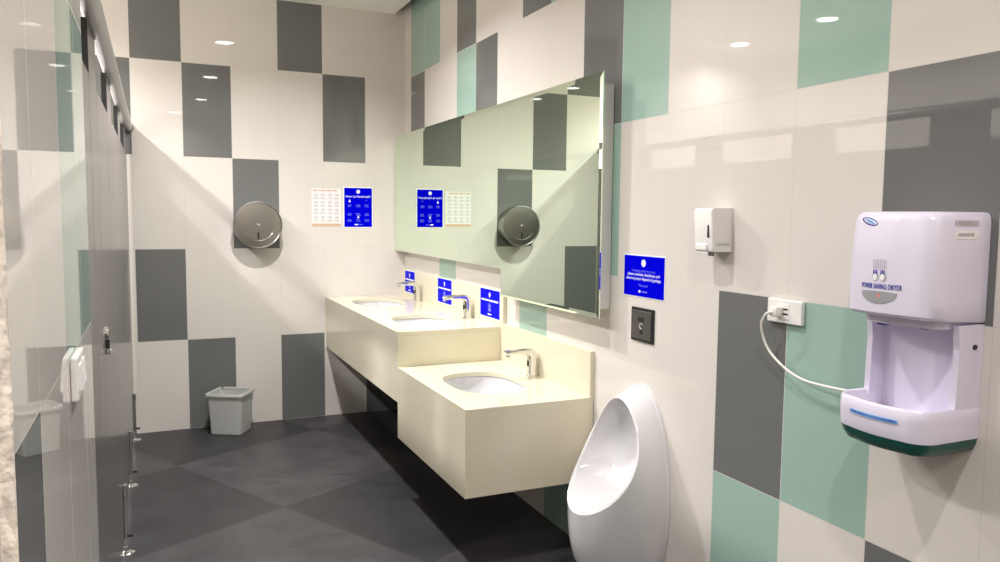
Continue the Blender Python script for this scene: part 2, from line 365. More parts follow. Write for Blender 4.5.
# ------------------------------------------------------------------ mirror
XM = -0.075
t = thing('wall_mirror', 'large frameless stepped mirror above the basins on the right wall', 'mirror', (XM, -1.4, 1.0))
out = [(-0.004, 1.180), (-0.004, 1.997), (-2.835, 1.997), (-2.835, 1.030), (-1.885, 1.030), (-1.885, 1.168)]
bw = 0.020
inn = [(-0.004-bw, 1.180+bw), (-0.004-bw, 1.997-bw), (-2.835+bw, 1.997-bw), (-2.835+bw, 1.030+bw), (-1.885-bw, 1.030+bw), (-1.885-bw, 1.168+bw)]
bm = NB(); loops = [[(XM+0.006, y, z) for y, z in out], [(XM+0.0006, y, z) for y, z in out], [(XM-0.0005, y, z) for y, z in inn]]
loft(bm, loops, True, True)
obj('mirror_glass', bm, M['mirror'], t)
bm = NB(); box(bm, -0.066, -0.002, -2.80, -0.03, 1.21, 1.955); box(bm, -0.066, -0.002, -2.80, -1.92, 1.065, 1.21)
obj('backing_box', bm, M['plate'], t)

# ------------------------------------------------------------------ vanity counter
XF = -0.582; YS = -1.77; YE = -2.69; ZH, ZL = 0.853, 0.676
BAS = [(-0.315, -0.46, ZH), (-0.315, -1.39, ZH), (-0.315, -2.245, ZL)]
def sup(a, b, n, k, e=2.7):
    th = 2*math.pi*k/n; c, s = math.cos(th), math.sin(th)
    return a*math.copysign(abs(c)**(2/e), c), b*math.copysign(abs(s)**(2/e), s)
HA, HB = 0.168, 0.232
def top_slab(bm, y0, y1, z, cells):
    """stone slab 20 mm thick with an oval cut-out per cell"""
    x0, x1 = XF, -0.0205
    for (c0, c1, cx, cy) in cells:
        n = 96
        for zz, sgn in ((z, 1), (z-0.02, -1)):
            pass
        tops, bots, otop, obot = [], [], [], []
        for k in range(n):
            dx, dy = sup(HA, HB, n, k); a = math.atan2(dy, dx)
            # outward ray to the rectangle
            rx, ry = math.cos(a), math.sin(a)
            tx = ((x1-cx)/rx if rx > 1e-9 else (x0-cx)/rx if rx < -1e-9 else 1e9)
            ty = ((c1-cy)/ry if ry > 1e-9 else (c0-cy)/ry if ry < -1e-9 else 1e9)
            s = min(tx, ty)
            tops.append((cx+dx, cy+dy)); otop.append([cx+rx*s, cy+ry*s])
        for X in (x0, x1):          # snap the nearest outer point onto each corner
            for Y in (c0, c1):
                q = min(otop, key=lambda o: (o[0]-X)**2 + (o[1]-Y)**2); q[0], q[1] = X, Y
        L = [[(p[0], p[1], z) for p in otop], [(p[0], p[1], z) for p in tops], [(p[0], p[1], z-0.02) for p in tops], [(p[0], p[1], z-0.02) for p in otop]]
        loft(bm, L)
    for xa, ya, xb, yb in ((x0, y0, x0, y1), (x0, y1, x1, y1), (x1, y1, x1, y0), (x1, y0, x0, y0)):
        bm.faces.new([bm.verts.new(c) for c in ((xa, ya, z-0.02), (xb, yb, z-0.02), (xb, yb, z), (xa, ya, z))])
    return bm
t = thing('vanity_counter', 'long two-level cream stone counter with three basins on the right wall', 'counter', (-0.3, -1.3, 0.32))
obj('countertop', top_slab(NB(), YS, -0.001, ZH, [(-0.925, -0.001, BAS[0][0], BAS[0][1]), (YS, -0.925, BAS[1][0], BAS[1][1])]), M['quartz'], t, label='high stone top with two basins')
obj('countertop', top_slab(NB(), YE, YS, ZL, [(YE, YS, BAS[2][0], BAS[2][1])]), M['quartz'], t, label='low stone top with one basin')
obj('apron', box(NB(), XF, XF+0.02, YS, -0.001, 0.497, ZH-0.02), M['quartz'], t, label='front panel of the high section')
obj('apron', box(NB(), XF, XF+0.02, YE, YS, 0.319, ZL-0.02), M['quartz'], t, label='front panel of the low section')
obj('riser', box(NB(), XF+0.0005, -0.0205, YS-0.0002, YS+0.02, ZL-0.001, ZH-0.0205), M['quartz'], t)
bm = NB(); box(bm, XF+0.02, -0.003, YE, YE+0.02, 0.319, ZL-0.02); obj('end_panel', bm, M['quartz'], t)
bm = NB(); box(bm, XF+0.02, -0.003, YS-0.02, YS, 0.319, 0.497); obj('end_panel', bm, M['quartz'], t)
bm = NB(); box(bm, XF+0.02, -0.003, YS+0.02, -0.001, 0.497, 0.515); obj('soffit', bm, M['quartz'], t)
bm = NB(); box(bm, XF+0.02, -0.003, YE+0.02, YS-0.02, 0.319, 0.337); obj('soffit', bm, M['quartz'], t)
bm = NB(); box(bm, -0.0205, -0.0005, YS, -0.001, 0.80, 1.042); box(bm, -0.0205, -0.0005, -1.80, YS, 0.8722, 1.042); obj('backsplash', bm, M['quartz'], t)
obj('backsplash', box(NB(), -0.0205, -0.0005, YE, YS, ZL-0.02, 0.872, 0.001), M['quartz'], t)

# ------------------------------------------------------------------ basins and taps
def basin_parts(root):
    n = 64; bm = NB(); loops = []
    prof = [(1.10, -0.0205), (1.02, -0.0205), (1.005, -0.030), (0.97, -0.055), (0.90, -0.090), (0.76, -0.122), (0.52, -0.142), (0.22, -0.152), (0.10, -0.154)]
    for s, z in prof: loops.append([(*sup(HA*s, HB*s, n, k, 2.7 if s > 0.6 else 2.2), z) for k in range(n)])
    loops += [[(*sup(HA*s, HB*s, n, k), z) for k in range(n)] for s, z in ((0.10, -0.162), (0.55, -0.160), (0.95, -0.115), (1.08, -0.035))]
    loft(bm, loops); R = None
    bm.verts.ensure_lookup_table()
    a = bm.verts[0:n]; z = bm.verts[(len(loops)-1)*n:len(loops)*n]
    for k in range(n): bm.faces.new((z[k], z[(k+1) % n], a[(k+1) % n], a[k]))
    obj('bowl', bm, M['basin'], root, True, True)
    bm = NB(); lathe(bm, [(0.021, -0.156), (0.023, -0.152), (0.019, -0.150), (0.008, -0.1515)], (0, 0, 0), (0, 0, 1), 28); obj('drain', bm, M['chrome'], root, True, True)
def tap_parts(root):
    # column rising from the counter and bending into a flat spout towards -x
    path = [(0, 0, 0.0), (0, 0, 0.03), (0, 0, 0.07), (0, 0, 0.098), (-0.003, 0, 0.110), (-0.011, 0, 0.1175), (-0.024, 0, 0.121), (-0.05, 0, 0.1225), (-0.085, 0, 0.1225), (-0.115, 0, 0.1215), (-0.136, 0, 0.1195), (-0.142, 0, 0.1180)]
    ks = [(0.046, 0.046), (0.046, 0.045), (0.046, 0.044), (0.046, 0.042), (0.047, 0.039), (0.048, 0.035), (0.049, 0.031), (0.050, 0.028), (0.051, 0.025), (0.051, 0.022), (0.050, 0.018), (0.046, 0.013)]
    P = [Vector(p) for p in path]; loops = []
    for i, p in enumerate(P):
        tt = (P[min(i+1, len(P)-1)] - P[max(i-1, 0)]).normalized(); s = Vector((0, 1, 0)); nn = tt.cross(s)
        wd, ht = ks[i]; loops.append([p + s*a + nn*b for a, b in rrect(wd, ht, min(wd, ht)*0.32)])
    bm = NB(); loft(bm, loops, True, True); obj('spout', bm, M['chrome'], root, True, True, angle=50)
    bm = NB(); lathe(bm, [(0.0275, 0), (0.0275, 0.003), (0.024, 0.005)], (0, 0, 0), (0, 0, 1), 32); obj('base_ring', bm, M['chrome'], root, True, True)
    bm = NB(); cyl(bm, (-0.126, 0, 0.103), (-0.126, 0, 0.114), 0.0105, 20); obj('aerator', bm, M['darksteel'], root, True, True)
    bm = NB(); box(bm, -0.0238, -0.0215, -0.010, 0.010, 0.050, 0.076, 0.0006); obj('sensor_eye', bm, M['black'], root, False, True)
bl = ['white oval basin set in the high counter nearest the back wall', 'white oval basin at the front end of the high counter', 'white oval basin in the low counter beside the urinal']
tl = ['chrome sensor tap on the high counter nearest the back wall', 'chrome sensor tap at the front end of the high counter', 'chrome sensor tap on the low counter']
fb = ft = None
for i, (x, y, z) in enumerate(BAS):
    b = thing('washbasin', bl[i], 'basin', (x, y, z), 0, 'basins set in the counter')
    if fb is None: basin_parts(b); fb = b
    else:
        for ch in list(fb.children): c = ch.copy(); COL.objects.link(c); c.parent = b
for i, (x, y, z) in enumerate([(-0.056, -0.46, ZH), (-0.058, -1.39, ZH), (-0.052, -2.21, ZL)]):
    b = thing('tap', tl[i], 'tap', (x, y, z), 0, 'chrome taps on the counter')
    if ft is None: tap_parts(b); ft = b
    else:
        for ch in list(ft.children): c = ch.copy(); COL.objects.link(c); c.parent = b

# ------------------------------------------------------------------ urinal
t = thing('urinal', 'white ceramic wall urinal hung beside the low counter', 'urinal', (0, -3.047, 0.10))
yc, ua, upw, ux0, ux1, uzt, uzl, ueg = -3.047, 0.158, 2.42, 0.105, 0.278, 0.755, 0.361, 0.21
N = 72
def rim(th, da=0.0, dn=0.0, dz=0.0):
    z = (uzt+uzl)/2 + ((uzt-uzl)/2 + da)*math.cos(th); s = max(0, (uzt-z)/(uzt-uzl)); s = min(s, 1.1)
    x = -ux0-(ux1-ux0)*s**upw + dn; y = yc-(ua+da)*math.sin(th)*(1-ueg*math.cos(th))
    return Vector((x, y, z + dz))
def wall_out(th, x, sc=1.0):
    zc, hz = 0.41, 0.388
    c, s = math.cos(th), math.sin(th)
    e = 2.5
    yy = 0.188*sc*math.copysign(abs(s)**(2/e if c < 0 else 2/2.15), s)*(1-0.10*max(0, c)-0.30*max(0, -c)**2)
    zz = hz*sc*math.copysign(abs(c)**(2/2.3), c)
    return Vector((x, yc+0.006-yy, zc+zz))
ths = [2*math.pi*k/N for k in range(N)]
loops = []
# inside the bowl, from the deepest point out to the rim
for sc, dp in ((0.10, 0.0), (0.40, 0.004), (0.70, 0.018), (0.88, 0.045), (0.97, 0.085)):
    L = []
    for th in ths:
        r = rim(th, -0.008); deep = Vector((-0.035 - dp*0.5, yc + (r.y-yc)*sc, 0.555 + (r.z-0.555)*sc))
        k = (sc-0.10)/0.90; k = k**6
        low = max(0, -math.cos(th))
        x = deep.x*(1-k) + (r.x+0.02)*k - 0.10*low*sc**3*(1-k)
        L.append(Vector((x, deep.y, deep.z)))
    loops.append(L)
loops.append([rim(th, -0.004, 0.010) for th in ths])
loops.append([rim(th, 0.0, 0.0) for th in ths])
loops.append([rim(th, 0.004, -0.004) for th in ths])
loops.append([rim(th, 0.008, -0.004) for th in ths])
R1 = [rim(th, 0.013, -0.003, -0.004*math.cos(th)) for th in ths]; loops.append(R1)
W = [wall_out(th, -0.018) for th in ths]
for k in (0.12, 0.25, 0.4, 0.55, 0.7, 0.84, 0.94, 1.0):
    L = []
    for th, a, b in zip(ths, R1, W):
        low = max(0, -math.cos(th))
        p = a.lerp(b, k); bul = math.sin(math.pi*k)
        # below the lip the shell drops almost vertically before turning back to the wall
        drop = low**1.5
        px = a.x + (b.x-a.x)*(k**(1+2.0*drop)); pz = a.z + (b.z-a.z)*(1-(1-k)**(1+0.6*drop))
        py = a.y + (b.y-a.y)*(1-(1-k)**1.7)
        L.append(Vector((px, py, pz)))
    loops.append(L)
loops.append([wall_out(th, -0.013, 1.0) for th in ths])
loops.append([wall_out(th, -0.012, 1.022) for th in ths])
loops.append([wall_out(th, -0.0005, 1.022) for th in ths])
bm = NB(); loft(bm, loops, True, True)
obj('bowl', bm, M['ceramic'], t, True, angle=60)
bm = NB(); lathe(bm, [(0.018, 0), (0.018, 0.006), (0.012, 0.012), (0.006, 0.014)], (-0.052, yc, 0.715), (-1, 0, -0.15), 24); obj('water_inlet', bm, M['chrome'], t, True)
bm = NB(); lathe(bm, [(0.03, 0), (0.03, 0.004), (0.02, 0.007)], (-0.12, yc, 0.385), (-0.45, 0, 1), 24); obj('drain_cover', bm, M['chrome'], t, True)

# ------------------------------------------------------------------ paper dispenser on the back wall
t = thing('toilet_paper_dispenser', 'round brushed steel jumbo toilet paper dispenser on the back wall', 'dispenser', (-1.045, 0, 1.36))
jc = (-1.045, -0.0005, 1.36)
bm = NB(); lathe(bm, [(0.146, 0), (0.150, 0.004), (0.150, 0.088)], jc, (0, -1, 0), 72); obj('drum', bm, M['steel'], t, True)
bm = NB(); lathe(bm, [(0.150, 0.088), (0.156, 0.089), (0.157, 0.094), (0.157, 0.116), (0.155, 0.120), (0.150, 0.121), (0.146, 0.118), (0.142, 0.1185), (0.08, 0.122), (0.01, 0.1225)], jc, (0, -1, 0), 72)
lid = obj('lid', bm, M['steel'], t, True, angle=25)
bm = NB(); pts = [(jc[0]+0.105*math.cos(a), jc[1]-0.1225, jc[2]+0.105*math.sin(a)) for a in [math.radians(d) for d in range(205, 336, 5)]]
loops = [[Vector(p)+Vector((b*math.cos(math.radians(205+5*i)), a, b*math.sin(math.radians(205+5*i)))) for a, b in circ(0.0022, 8)] for i, p in enumerate(pts)]
loft(bm, loops, True, True); obj('pressed_rib', bm, M['chrome'], lid, True)
bm = NB(); box(bm, jc[0]-0.005, jc[0]+0.005, -0.1245, -0.120, jc[2]-0.095, jc[2]-0.048, 0.001); obj('level_window', bm, M['black'], lid)
bm = NB(); lathe(bm, [(0.011, 0.122), (0.011, 0.126), (0.008, 0.1275)], jc, (0, -1, 0), 24); obj('lock', bm, M['chrome'], lid, True)
bm = NB(); box(bm, jc[0]-0.06, jc[0]+0.06, -0.085, -0.012, jc[2]-0.158, jc[2]-0.138, 0.002); obj('paper_mouth', bm, M['darksteel'], t)
bm = NB(); loft(bm, [[(jc[0]-0.012, -0.040, 1.21), (jc[0]+0.012, -0.040, 1.21), (jc[0]+0.012, -0.038, 1.21), (jc[0]-0.012, -0.038, 1.21)], [(jc[0]-0.010, -0.044, 1.185), (jc[0]+0.012, -0.044, 1.183), (jc[0]+0.012, -0.042, 1.183), (jc[0]-0.010, -0.042, 1.185)]], True, True)
obj('paper_end', bm, M['paper'], t)

# ------------------------------------------------------------------ posters and signs
def poster_bar(bm, org, R, U, x, y, wd, ht, d=0.0004):
    """a thin printed bar or block at (x, y) on a sheet with axes R, U"""
    R, U = Vector(R), Vector(U); n = R.cross(U); o = Vector(org)
    c = [o + R*(x+a*wd/2) + U*(y+b*ht/2) for a, b in ((-1, -1), (1, -1), (1, 1), (-1, 1))]
    lo = [bm.verts.new(p) for p in c]; hi = [bm.verts.new(p + n*d) for p in c]
    bm.faces.new(hi); bm.faces.new(lo[::-1])
    for k in range(4): bm.faces.new((lo[k], lo[(k+1) % 4], hi[(k+1) % 4], hi[k]))
def disc(bm, org, R, U, x, y, rx, ry, d=0.0004, n=24):
    R, U = Vector(R), Vector(U); nn = R.cross(U); o = Vector(org) + R*x + U*y
    lo = [o + R*rx*math.cos(2*math.pi*k/n) + U*ry*math.sin(2*math.pi*k/n) for k in range(n)]
    loft(bm, [lo, [p + nn*d for p in lo]], True, True)
BR, BU = Vector((1, 0, 0)), Vector((0, 0, 1))
# blue hand-washing poster
c = (-0.345, -0.0032, 1.486)
t = thing('poster', 'bright blue hand-washing poster on the back wall, right of the white one', 'poster', (c[0], 0, c[2]), 0, 'posters on the back wall')
obj('sheet', box(NB(), -0.4515, -0.2385, -0.0015, -0.0003, 1.340, 1.632), M['white'], t)
obj('print', box(NB(), -0.4445, -0.2455, -0.0030, -0.0014, 1.348, 1.624), M['blue'], t)
bm = NB(); disc(bm, c, BR, BU, 0, 0.112, 0.0135, 0.0135); obj('emblem', bm, M['white'], t)
text('title', 'How to Handwash?', 0.024, M['white'], t, (c[0], c[1], c[2]+0.077), BR, BU, width=0.178)
rr = random.Random(3)
for j, y in enumerate((0.045, 0.012, -0.050, -0.092)):
    for i, x in enumerate((-0.062, 0, 0.060)):
        if j == 0 and i < 2: continue
        for q in range(1 if j == 0 else 3):
            bm = NB(); poster_bar(bm, c, BR, BU, x+rr.uniform(-.003, .003), y+0.007-q*0.007, 0.016 if j == 0 else rr.uniform(0.018, 0.036), 0.0026); obj('caption_line', bm, M['paleblue'], t)
for x, y in ((-0.061, 0.043), (0.0, -0.070)):
    bm = NB(); lo = [Vector(c) + BR*(x+dx) + BU*(y+dy) for dx, dy in ((-0.0065, -0.006), (0.0065, -0.006), (0.0065, 0.002), (0.0035, 0.003), (0.0035, 0.012), (-0.0035, 0.012), (-0.0035, 0.003), (-0.0065, 0.002))]
    loft(bm, [lo, [p+Vector((0, -0.0004, 0)) for p in lo]], True, True); obj('hand_pictogram', bm, M['white'], t)
bm = NB(); poster_bar(bm, c, BR, BU, -0.014, -0.121, 0.026, 0.008); obj('footer_mark', bm, M['white'], t)
bm = NB(); poster_bar(bm, c, BR, BU, 0.020, -0.121, 0.028, 0.004); obj('footer_text', bm, M['paleblue'], t)
# white instruction poster
c = (-0.570, -0.0020, 1.482)
t = thing('poster', 'white instruction sheet with grey sketches and a tan bottom strip, left of the blue poster', 'poster', (c[0], 0, c[2]), 0, 'posters on the back wall')
obj('sheet', box(NB(), -0.672, -0.466, -0.0018, -0.0003, 1.350, 1.615), M['paper'], t)
bm = NB()
x = -0.094
for wd in (0.030, 0.012, 0.034, 0.040, 0.028): poster_bar(bm, c, BR, BU, x+wd/2, 0.119, wd, 0.009); x += wd + 0.006
obj('heading', bm, M['orange'], t, label='reddish brown heading line')
for j in range(4):
    for i in range(4):
        x, y = -0.074 + i*0.049, 0.085 - j*0.052
        for q in range(2):
            bm = NB(); poster_bar(bm, c, BR, BU, x+rr.uniform(-.004, .004), y-0.017-q*0.0065, rr.uniform(0.022, 0.040), 0.0026); obj('caption_line', bm, M['ink'], t)
        bm = NB(); n = 18; f0, f1 = rr.uniform(0, 6), rr.uniform(0, 6)
        lo = [Vector(c) + BR*(x+0.013*(1+0.3*math.sin(3*2*math.pi*k/n+f0))*math.cos(2*math.pi*k/n)) + BU*(y+0.003+0.009*(1+0.3*math.sin(4*2*math.pi*k/n+f1))*math.sin(2*math.pi*k/n)) for k in range(n)]
        loft(bm, [lo, [p+Vector((0, -0.0004, 0)) for p in lo]], True, True); obj('hand_sketch', bm, M['sketch'], t)
bm = NB(); poster_bar(bm, c, BR, BU, 0, -0.120, 0.200, 0.017); obj('bottom_strip', bm, M['orange'], t, label='tan strip along the bottom edge')
RR = Vector((0, -1, 0))
# three small signs on the backsplash
for i, (y0, y1, lab) in enumerate(((-0.305, -0.085, 'small blue hand-washing sign on the backsplash nearest the back wall'),
                                   (-1.040, -0.792, 'small blue sign on the backsplash behind the middle tap'),
                                   (-1.760, -1.500, 'small blue sign on the backsplash at the step between the counters'))):
    x = -0.0206; c = (x-0.0032, (y0+y1)/2, 0.962)
    t = thing('sign', lab, 'sign', (x, c[1], 0.89), 0, 'blue signs on the backsplash')
    obj('board', box(NB(), x-0.0015, x-0.0002, y0-0.004, y1+0.004, 0.882, 1.041), M['white'], t)
    obj('print', box(NB(), x-0.0030, x-0.0014, y0, y1, 0.887, 1.037), M['blue'], t)
    W2 = y1-y0
    bm = NB(); disc(bm, c, RR, BU, 0, 0.046, 0.011, 0.013); poster_bar(bm, c, RR, BU, 0, 0.034, 0.008, 0.010); obj('emblem', bm, M['white'], t)
    bm = NB()
    q = -W2*0.44
    for wd in (0.13, 0.2, 0.08, 0.19, 0.22): poster_bar(bm, c, RR, BU, q+W2*wd/2, 0.015, W2*wd, 0.009); q += W2*(wd+0.014)
    obj('title', bm, M['white'], t)
    bm = NB()       # outline pictogram of a hand under a drop
    for (a, b, cc, d) in ((-0.018, -0.030, -0.018, -0.008), (-0.010, -0.006, -0.010, 0.004), (-0.001, -0.006, -0.001, 0.006), (0.008, -0.006, 0.008, 0.004), (0.018, -0.012, 0.016, -0.034)):
        pass
    for k in range(5): disc(bm, c, RR, BU, -0.014+0.007*k, -0.018+0.004*(2-abs(k-2)), 0.0026, 0.012+0.002*(2-abs(k-2)))
    poster_bar(bm, c, RR, BU, 0, -0.036, 0.032, 0.016); obj('hand_pictogram', bm, M['paleblue'], t)
    bm = NB(); poster_bar(bm, c, RR, BU, 0, -0.060, 0.05, 0.006); obj('footer_text', bm, M['white'], t)
# square sign over the urinal
c = (-0.0034, -3.031, 1.2125)
t = thing('sign', 'square blue notice on the right wall above the flush sensor', 'sign', (0, c[1], 1.14))
obj('board', box(NB(), -0.0016, -0.0003, -3.165, -2.897, 1.131, 1.294), M['white'], t)
obj('print', box(NB(), -0.0032, -0.0015, -3.160, -2.902, 1.136, 1.289), M['blue'], t)
bm = NB(); disc(bm, c, RR, BU, 0, 0.050, 0.014, 0.014); obj('emblem', bm, M['white'], t)
text('line', 'In keeping a tidy rest room,', 0.014, M['paleblue'], t, (c[0], c[1], c[2]+0.020), RR, BU, width=0.150)
text('line', 'please maintain cleanliness and', 0.0165, M['white'], t, (c[0], c[1], c[2]+0.006), RR, BU, width=0.205, depth=0.0004)
text('line', 'observe proper disposal of garbage.', 0.0165, M['white'], t, (c[0], c[1], c[2]-0.010), RR, BU, width=0.225, depth=0.0004)
text('line', 'Thank you!', 0.014, M['paleblue'], t, (c[0], c[1], c[2]-0.035), RR, BU, width=0.058)
bm = NB(); poster_bar(bm, c, RR, BU, -0.022, -0.058, 0.012, 0.009); obj('footer_mark', bm, M['white'], t)
bm = NB(); poster_bar(bm, c, RR, BU, 0.010, -0.058, 0.034, 0.005); obj('footer_text', bm, M['paleblue'], t)

# ------------------------------------------------------------------ urinal flush sensor plate
t = thing('flush_sensor', 'square dark steel flush sensor plate on the right wall above the urinal', 'sensor plate', (0, -3.035, 0.966))
obj('frame', box(NB(), -0.007, -0.0005, -3.107, -2.963, 0.966, 1.094, 0.002), M['black'], t)
f = obj('face', box(NB(), -0.0105, -0.006, -3.096, -2.974, 0.977, 1.083, 0.002), M['bezel'], t)
obj('window', box(NB(), -0.0115, -0.010, -3.052, -3.014, 1.042, 1.060, 0.0005), M['black'], f)
bm = NB(); lathe(bm, [(0.011, 0), (0.011, 0.002), (0.008, 0.0035)], (-0.0103, -3.035, 1.025), (-1, 0, 0), 24); obj('sensor_lens', bm, M['chrome'], f, True)
bm = NB(); lathe(bm, [(0.009, 0), (0.009, 0.002), (0.007, 0.003)], (-0.0103, -3.035, 1.004), (-1, 0, 0), 24); obj('sensor_eye', bm, M['black'], f, True)

# ------------------------------------------------------------------ soap dispenser
t = thing('soap_dispenser', 'small white wedge-shaped soap dispenser on the right wall', 'soap dispenser', (0, -3.46, 1.32))
def slab_loops(prof, y0, y1, r=0.006):
    """prof: list of (z, depth); rounded-rectangle plan sections"""
    L = []
    for z, d in prof:
        n = 6; pts = [(-0.0005, y0), ]
        for k in range(n): a = math.pi/2*k/(n-1); pts.append((-(d-r) - r*math.sin(a), y0 + r - r*math.cos(a)))
        for k in range(n): a = math.pi/2*k/(n-1); pts.append((-(d-r) - r*math.cos(a), y1 - r + r*math.sin(a)))
        pts.append((-0.0005, y1)); L.append([(x, y, z) for x, y in pts])
    return L
bm = NB(); loft(bm, slab_loops([(1.327, 0.070), (1.330, 0.074), (1.340, 0.076), (1.455, 0.085), (1.462, 0.082), (1.465, 0.076)], -3.506, -3.418), True, True)
obj('body', bm, M['plate'], t, True, angle=40)
obj('push_lever', box(NB(), -0.0815, -0.070, -3.482, -3.426, 1.331, 1.352, 0.003), M['whitemetal'], t)
obj('level_window', box(NB(), -0.0835, -0.078, -3.4925, -3.4865, 1.372, 1.412, 0.001), M['black'], t)
text('lettering', 'SOAP DISPENSER', 0.010, M['ink'], t, (-0.036, -3.5065, 1.350), (1, 0, 0), (0, 0, 1), width=0.052)
bm = NB(); cyl(bm, (-0.045, -3.462, 1.312), (-0.045, -3.462, 1.328), 0.010, 20); obj('nozzle', bm, M['grille'], t, True)

# ------------------------------------------------------------------ socket, plug and cable
def plate_socket(t, x, s, y0, y1, z0, z1, thk):
    """twin wall plate; s is the direction out of the wall"""
    a, b = sorted((x, x+s*thk)); obj('faceplate', box(NB(), a, b, y0, y1, z0, z1, 0.003), M['plate'], t)
t = thing('power_socket', 'white wall socket plate on the right wall with a plug in it', 'socket', (0, -3.753, 1.13), 0)
plate_socket(t, -0.0005, -1, -3.820, -3.687, 1.131, 1.200, 0.014)
s1 = obj('socket_insert', box(NB(), -0.0165, -0.0135, -3.774, -3.733, 1.143, 1.188, 0.001), M['plate'], t)
for dz in (0.007, -0.007): obj('slot', box(NB(), -0.0172, -0.0160, -3.770, -3.752, 1.1655+dz-0.0025, 1.1655+dz+0.0025), M['black'], s1)
t = thing('power_cable', 'white power cord running from the wall socket to the hand dryer', 'power cord', (-0.02, -3.73, 1.16))
bm = NB(); box(bm, -0.044, -0.0172, -3.752, -3.722, 1.150, 1.180, 0.006); obj('plug', bm, M['cable'], t, True)
pts = [(-0.043, -3.738, 1.164), (-0.052, -3.722, 1.156), (-0.050, -3.703, 1.125), (-0.038, -3.700, 1.085), (-0.030, -3.716, 1.048), (-0.028, -3.755, 1.018), (-0.030, -3.805, 0.997), (-0.034, -3.86, 0.986), (-0.040, -3.93, 0.986), (-0.046, -4.00, 0.990), (-0.05, -4.06, 0.996), (-0.05, -4.105, 1.000)]
bm = NB(); sweep(bm, smooth_path(pts, 8), circ(0.0036, 10)); obj('cable', bm, M['cable'], t, True)

# ------------------------------------------------------------------ hand dryer
Y0, Y1 = -4.335, -4.095; YM = (Y0+Y1)/2
t = thing('hand_dryer', 'white wall-mounted hand dryer with a drip tray and dark green base', 'hand dryer', (0, YM, 0.86))
def plan(d, y0, y1, r, rn=7, bow=0.012):
    """plan outline of a wall box: back on the wall, rounded front corners, slightly bowed front"""
    pts = [(-0.001, y0)]
    for k in range(rn): a = math.pi/2*k/(rn-1); pts.append((-(d-r) - r*math.sin(a), y0 + r - r*math.cos(a)))
    for k in range(1, 6):
        u = k/6; pts.append((-d - bow*math.sin(math.pi*u), y0 + r + (y1-y0-2*r)*u))
    for k in range(rn): a = math.pi/2*k/(rn-1); pts.append((-(d-r) - r*math.cos(a), y1 - r + r*math.sin(a)))
    pts.append((-0.001, y1)); return pts
bm = NB(); L = []
for z, d, ins in ((1.206, 0.160, 0.010), (1.208, 0.172, 0.003), (1.214, 0.178, 0.0), (1.26, 0.180, 0.0), (1.35, 0.178, 0.0), (1.43, 0.170, 0.0), (1.443, 0.166, 0.002), (1.450, 0.158, 0.008), (1.452, 0.145, 0.02)):
    L.append([(x, y, z - (0.010*(x/0.18) if z < 1.22 else 0.0)) for x, y in plan(d, Y0+ins, Y1-ins, 0.055)])
loft(bm, L, True, True); body = obj('cover', bm, M['plastic'], t, True, angle=40)
# air outlet plate underneath with nozzles
bm = NB(); loft(bm, [[(x, y, 1.195-0.0) for x, y in plan(0.135, Y0+0.02, Y1-0.02, 0.04)], [(x, y, 1.212) for x, y in plan(0.135, Y0+0.02, Y1-0.02, 0.04)]], True, True); ap = obj('outlet_plate', bm, M['plastic'], t)
obj('sensor', box(NB(), -0.125, -0.108, YM+0.035, YM+0.055, 1.188, 1.197, 0.001), M['navy'], ap)
for yy in (YM-0.01, YM-0.05): 
    bm = NB(); cyl(bm, (-0.10, yy, 1.189), (-0.10, yy, 1.197), 0.009, 18); obj('air_nozzle', bm, M['darksteel'], ap)
# back housing of the drying bay: back plate and two cheeks
obj('bay_back', box(NB(), -0.036, -0.001, Y0+0.004, Y1-0.004, 0.958, 1.205, 0.004), M['plastic'], t)
bm = NB(); loft(bm, [[(x, y, z) for x, z in ((-0.001, 0.962), (-0.09, 0.962), (-0.082, 1.015), (-0.078, 1.15), (-0.085, 1.204), (-0.001, 1.204))] for y in (Y0+0.001, Y0+0.016)], True, True)
ck = obj('cheek', bm, M['plastic'], t, False)
bm = NB(); loft(bm, [[(x, y, z) for x, z in ((-0.001, 0.962), (-0.09, 0.962), (-0.082, 1.015), (-0.078, 1.15), (-0.085, 1.204), (-0.001, 1.204))] for y in (Y1-0.016, Y1-0.001)], True, True)
obj('cheek', bm, M['plastic'], t, False)
bm = NB(); cyl(bm, (-0.03, Y0+0.002, 1.155), (-0.03, Y0-0.002, 1.155), 0.006, 16); obj('screw', bm, M['black'], ck)
# drip tray: an open trough with a rounded front
bm = NB(); L = []
TP = lambda d, ins, r: plan(d, Y0+ins, Y1-ins, r, bow=0.010)
for z, d, ins, r in ((0.947, 0.186, 0.0, 0.05), (0.961, 0.190, -0.001, 0.055), (0.993, 0.192, -0.001, 0.055), (1.014, 0.191, -0.001, 0.055), (1.020, 0.187, 0.003, 0.052), (1.017, 0.181, 0.009, 0.046), (0.998, 0.178, 0.012, 0.042), (0.978, 0.170, 0.020, 0.036)):
    L.append([(x, y, z) for x, y in TP(d, ins, r)])
loft(bm, L, True, True); tray = obj('drip_tray', bm, M['plastic'], t, True, angle=40)
bm = NB(); L = []
for z, d, ins, r in ((0.913, 0.162, 0.024, 0.04), (0.917, 0.174, 0.012, 0.046), (0.932, 0.182, 0.004, 0.05), (0.9465, 0.186, 0.001, 0.05)):
    L.append([(x, y, z) for x, y in TP(d, ins, r)])
loft(bm, L, True, True); obj('base', bm, M['dkgreen'], t, True, angle=50, label='dark green base under the tray')
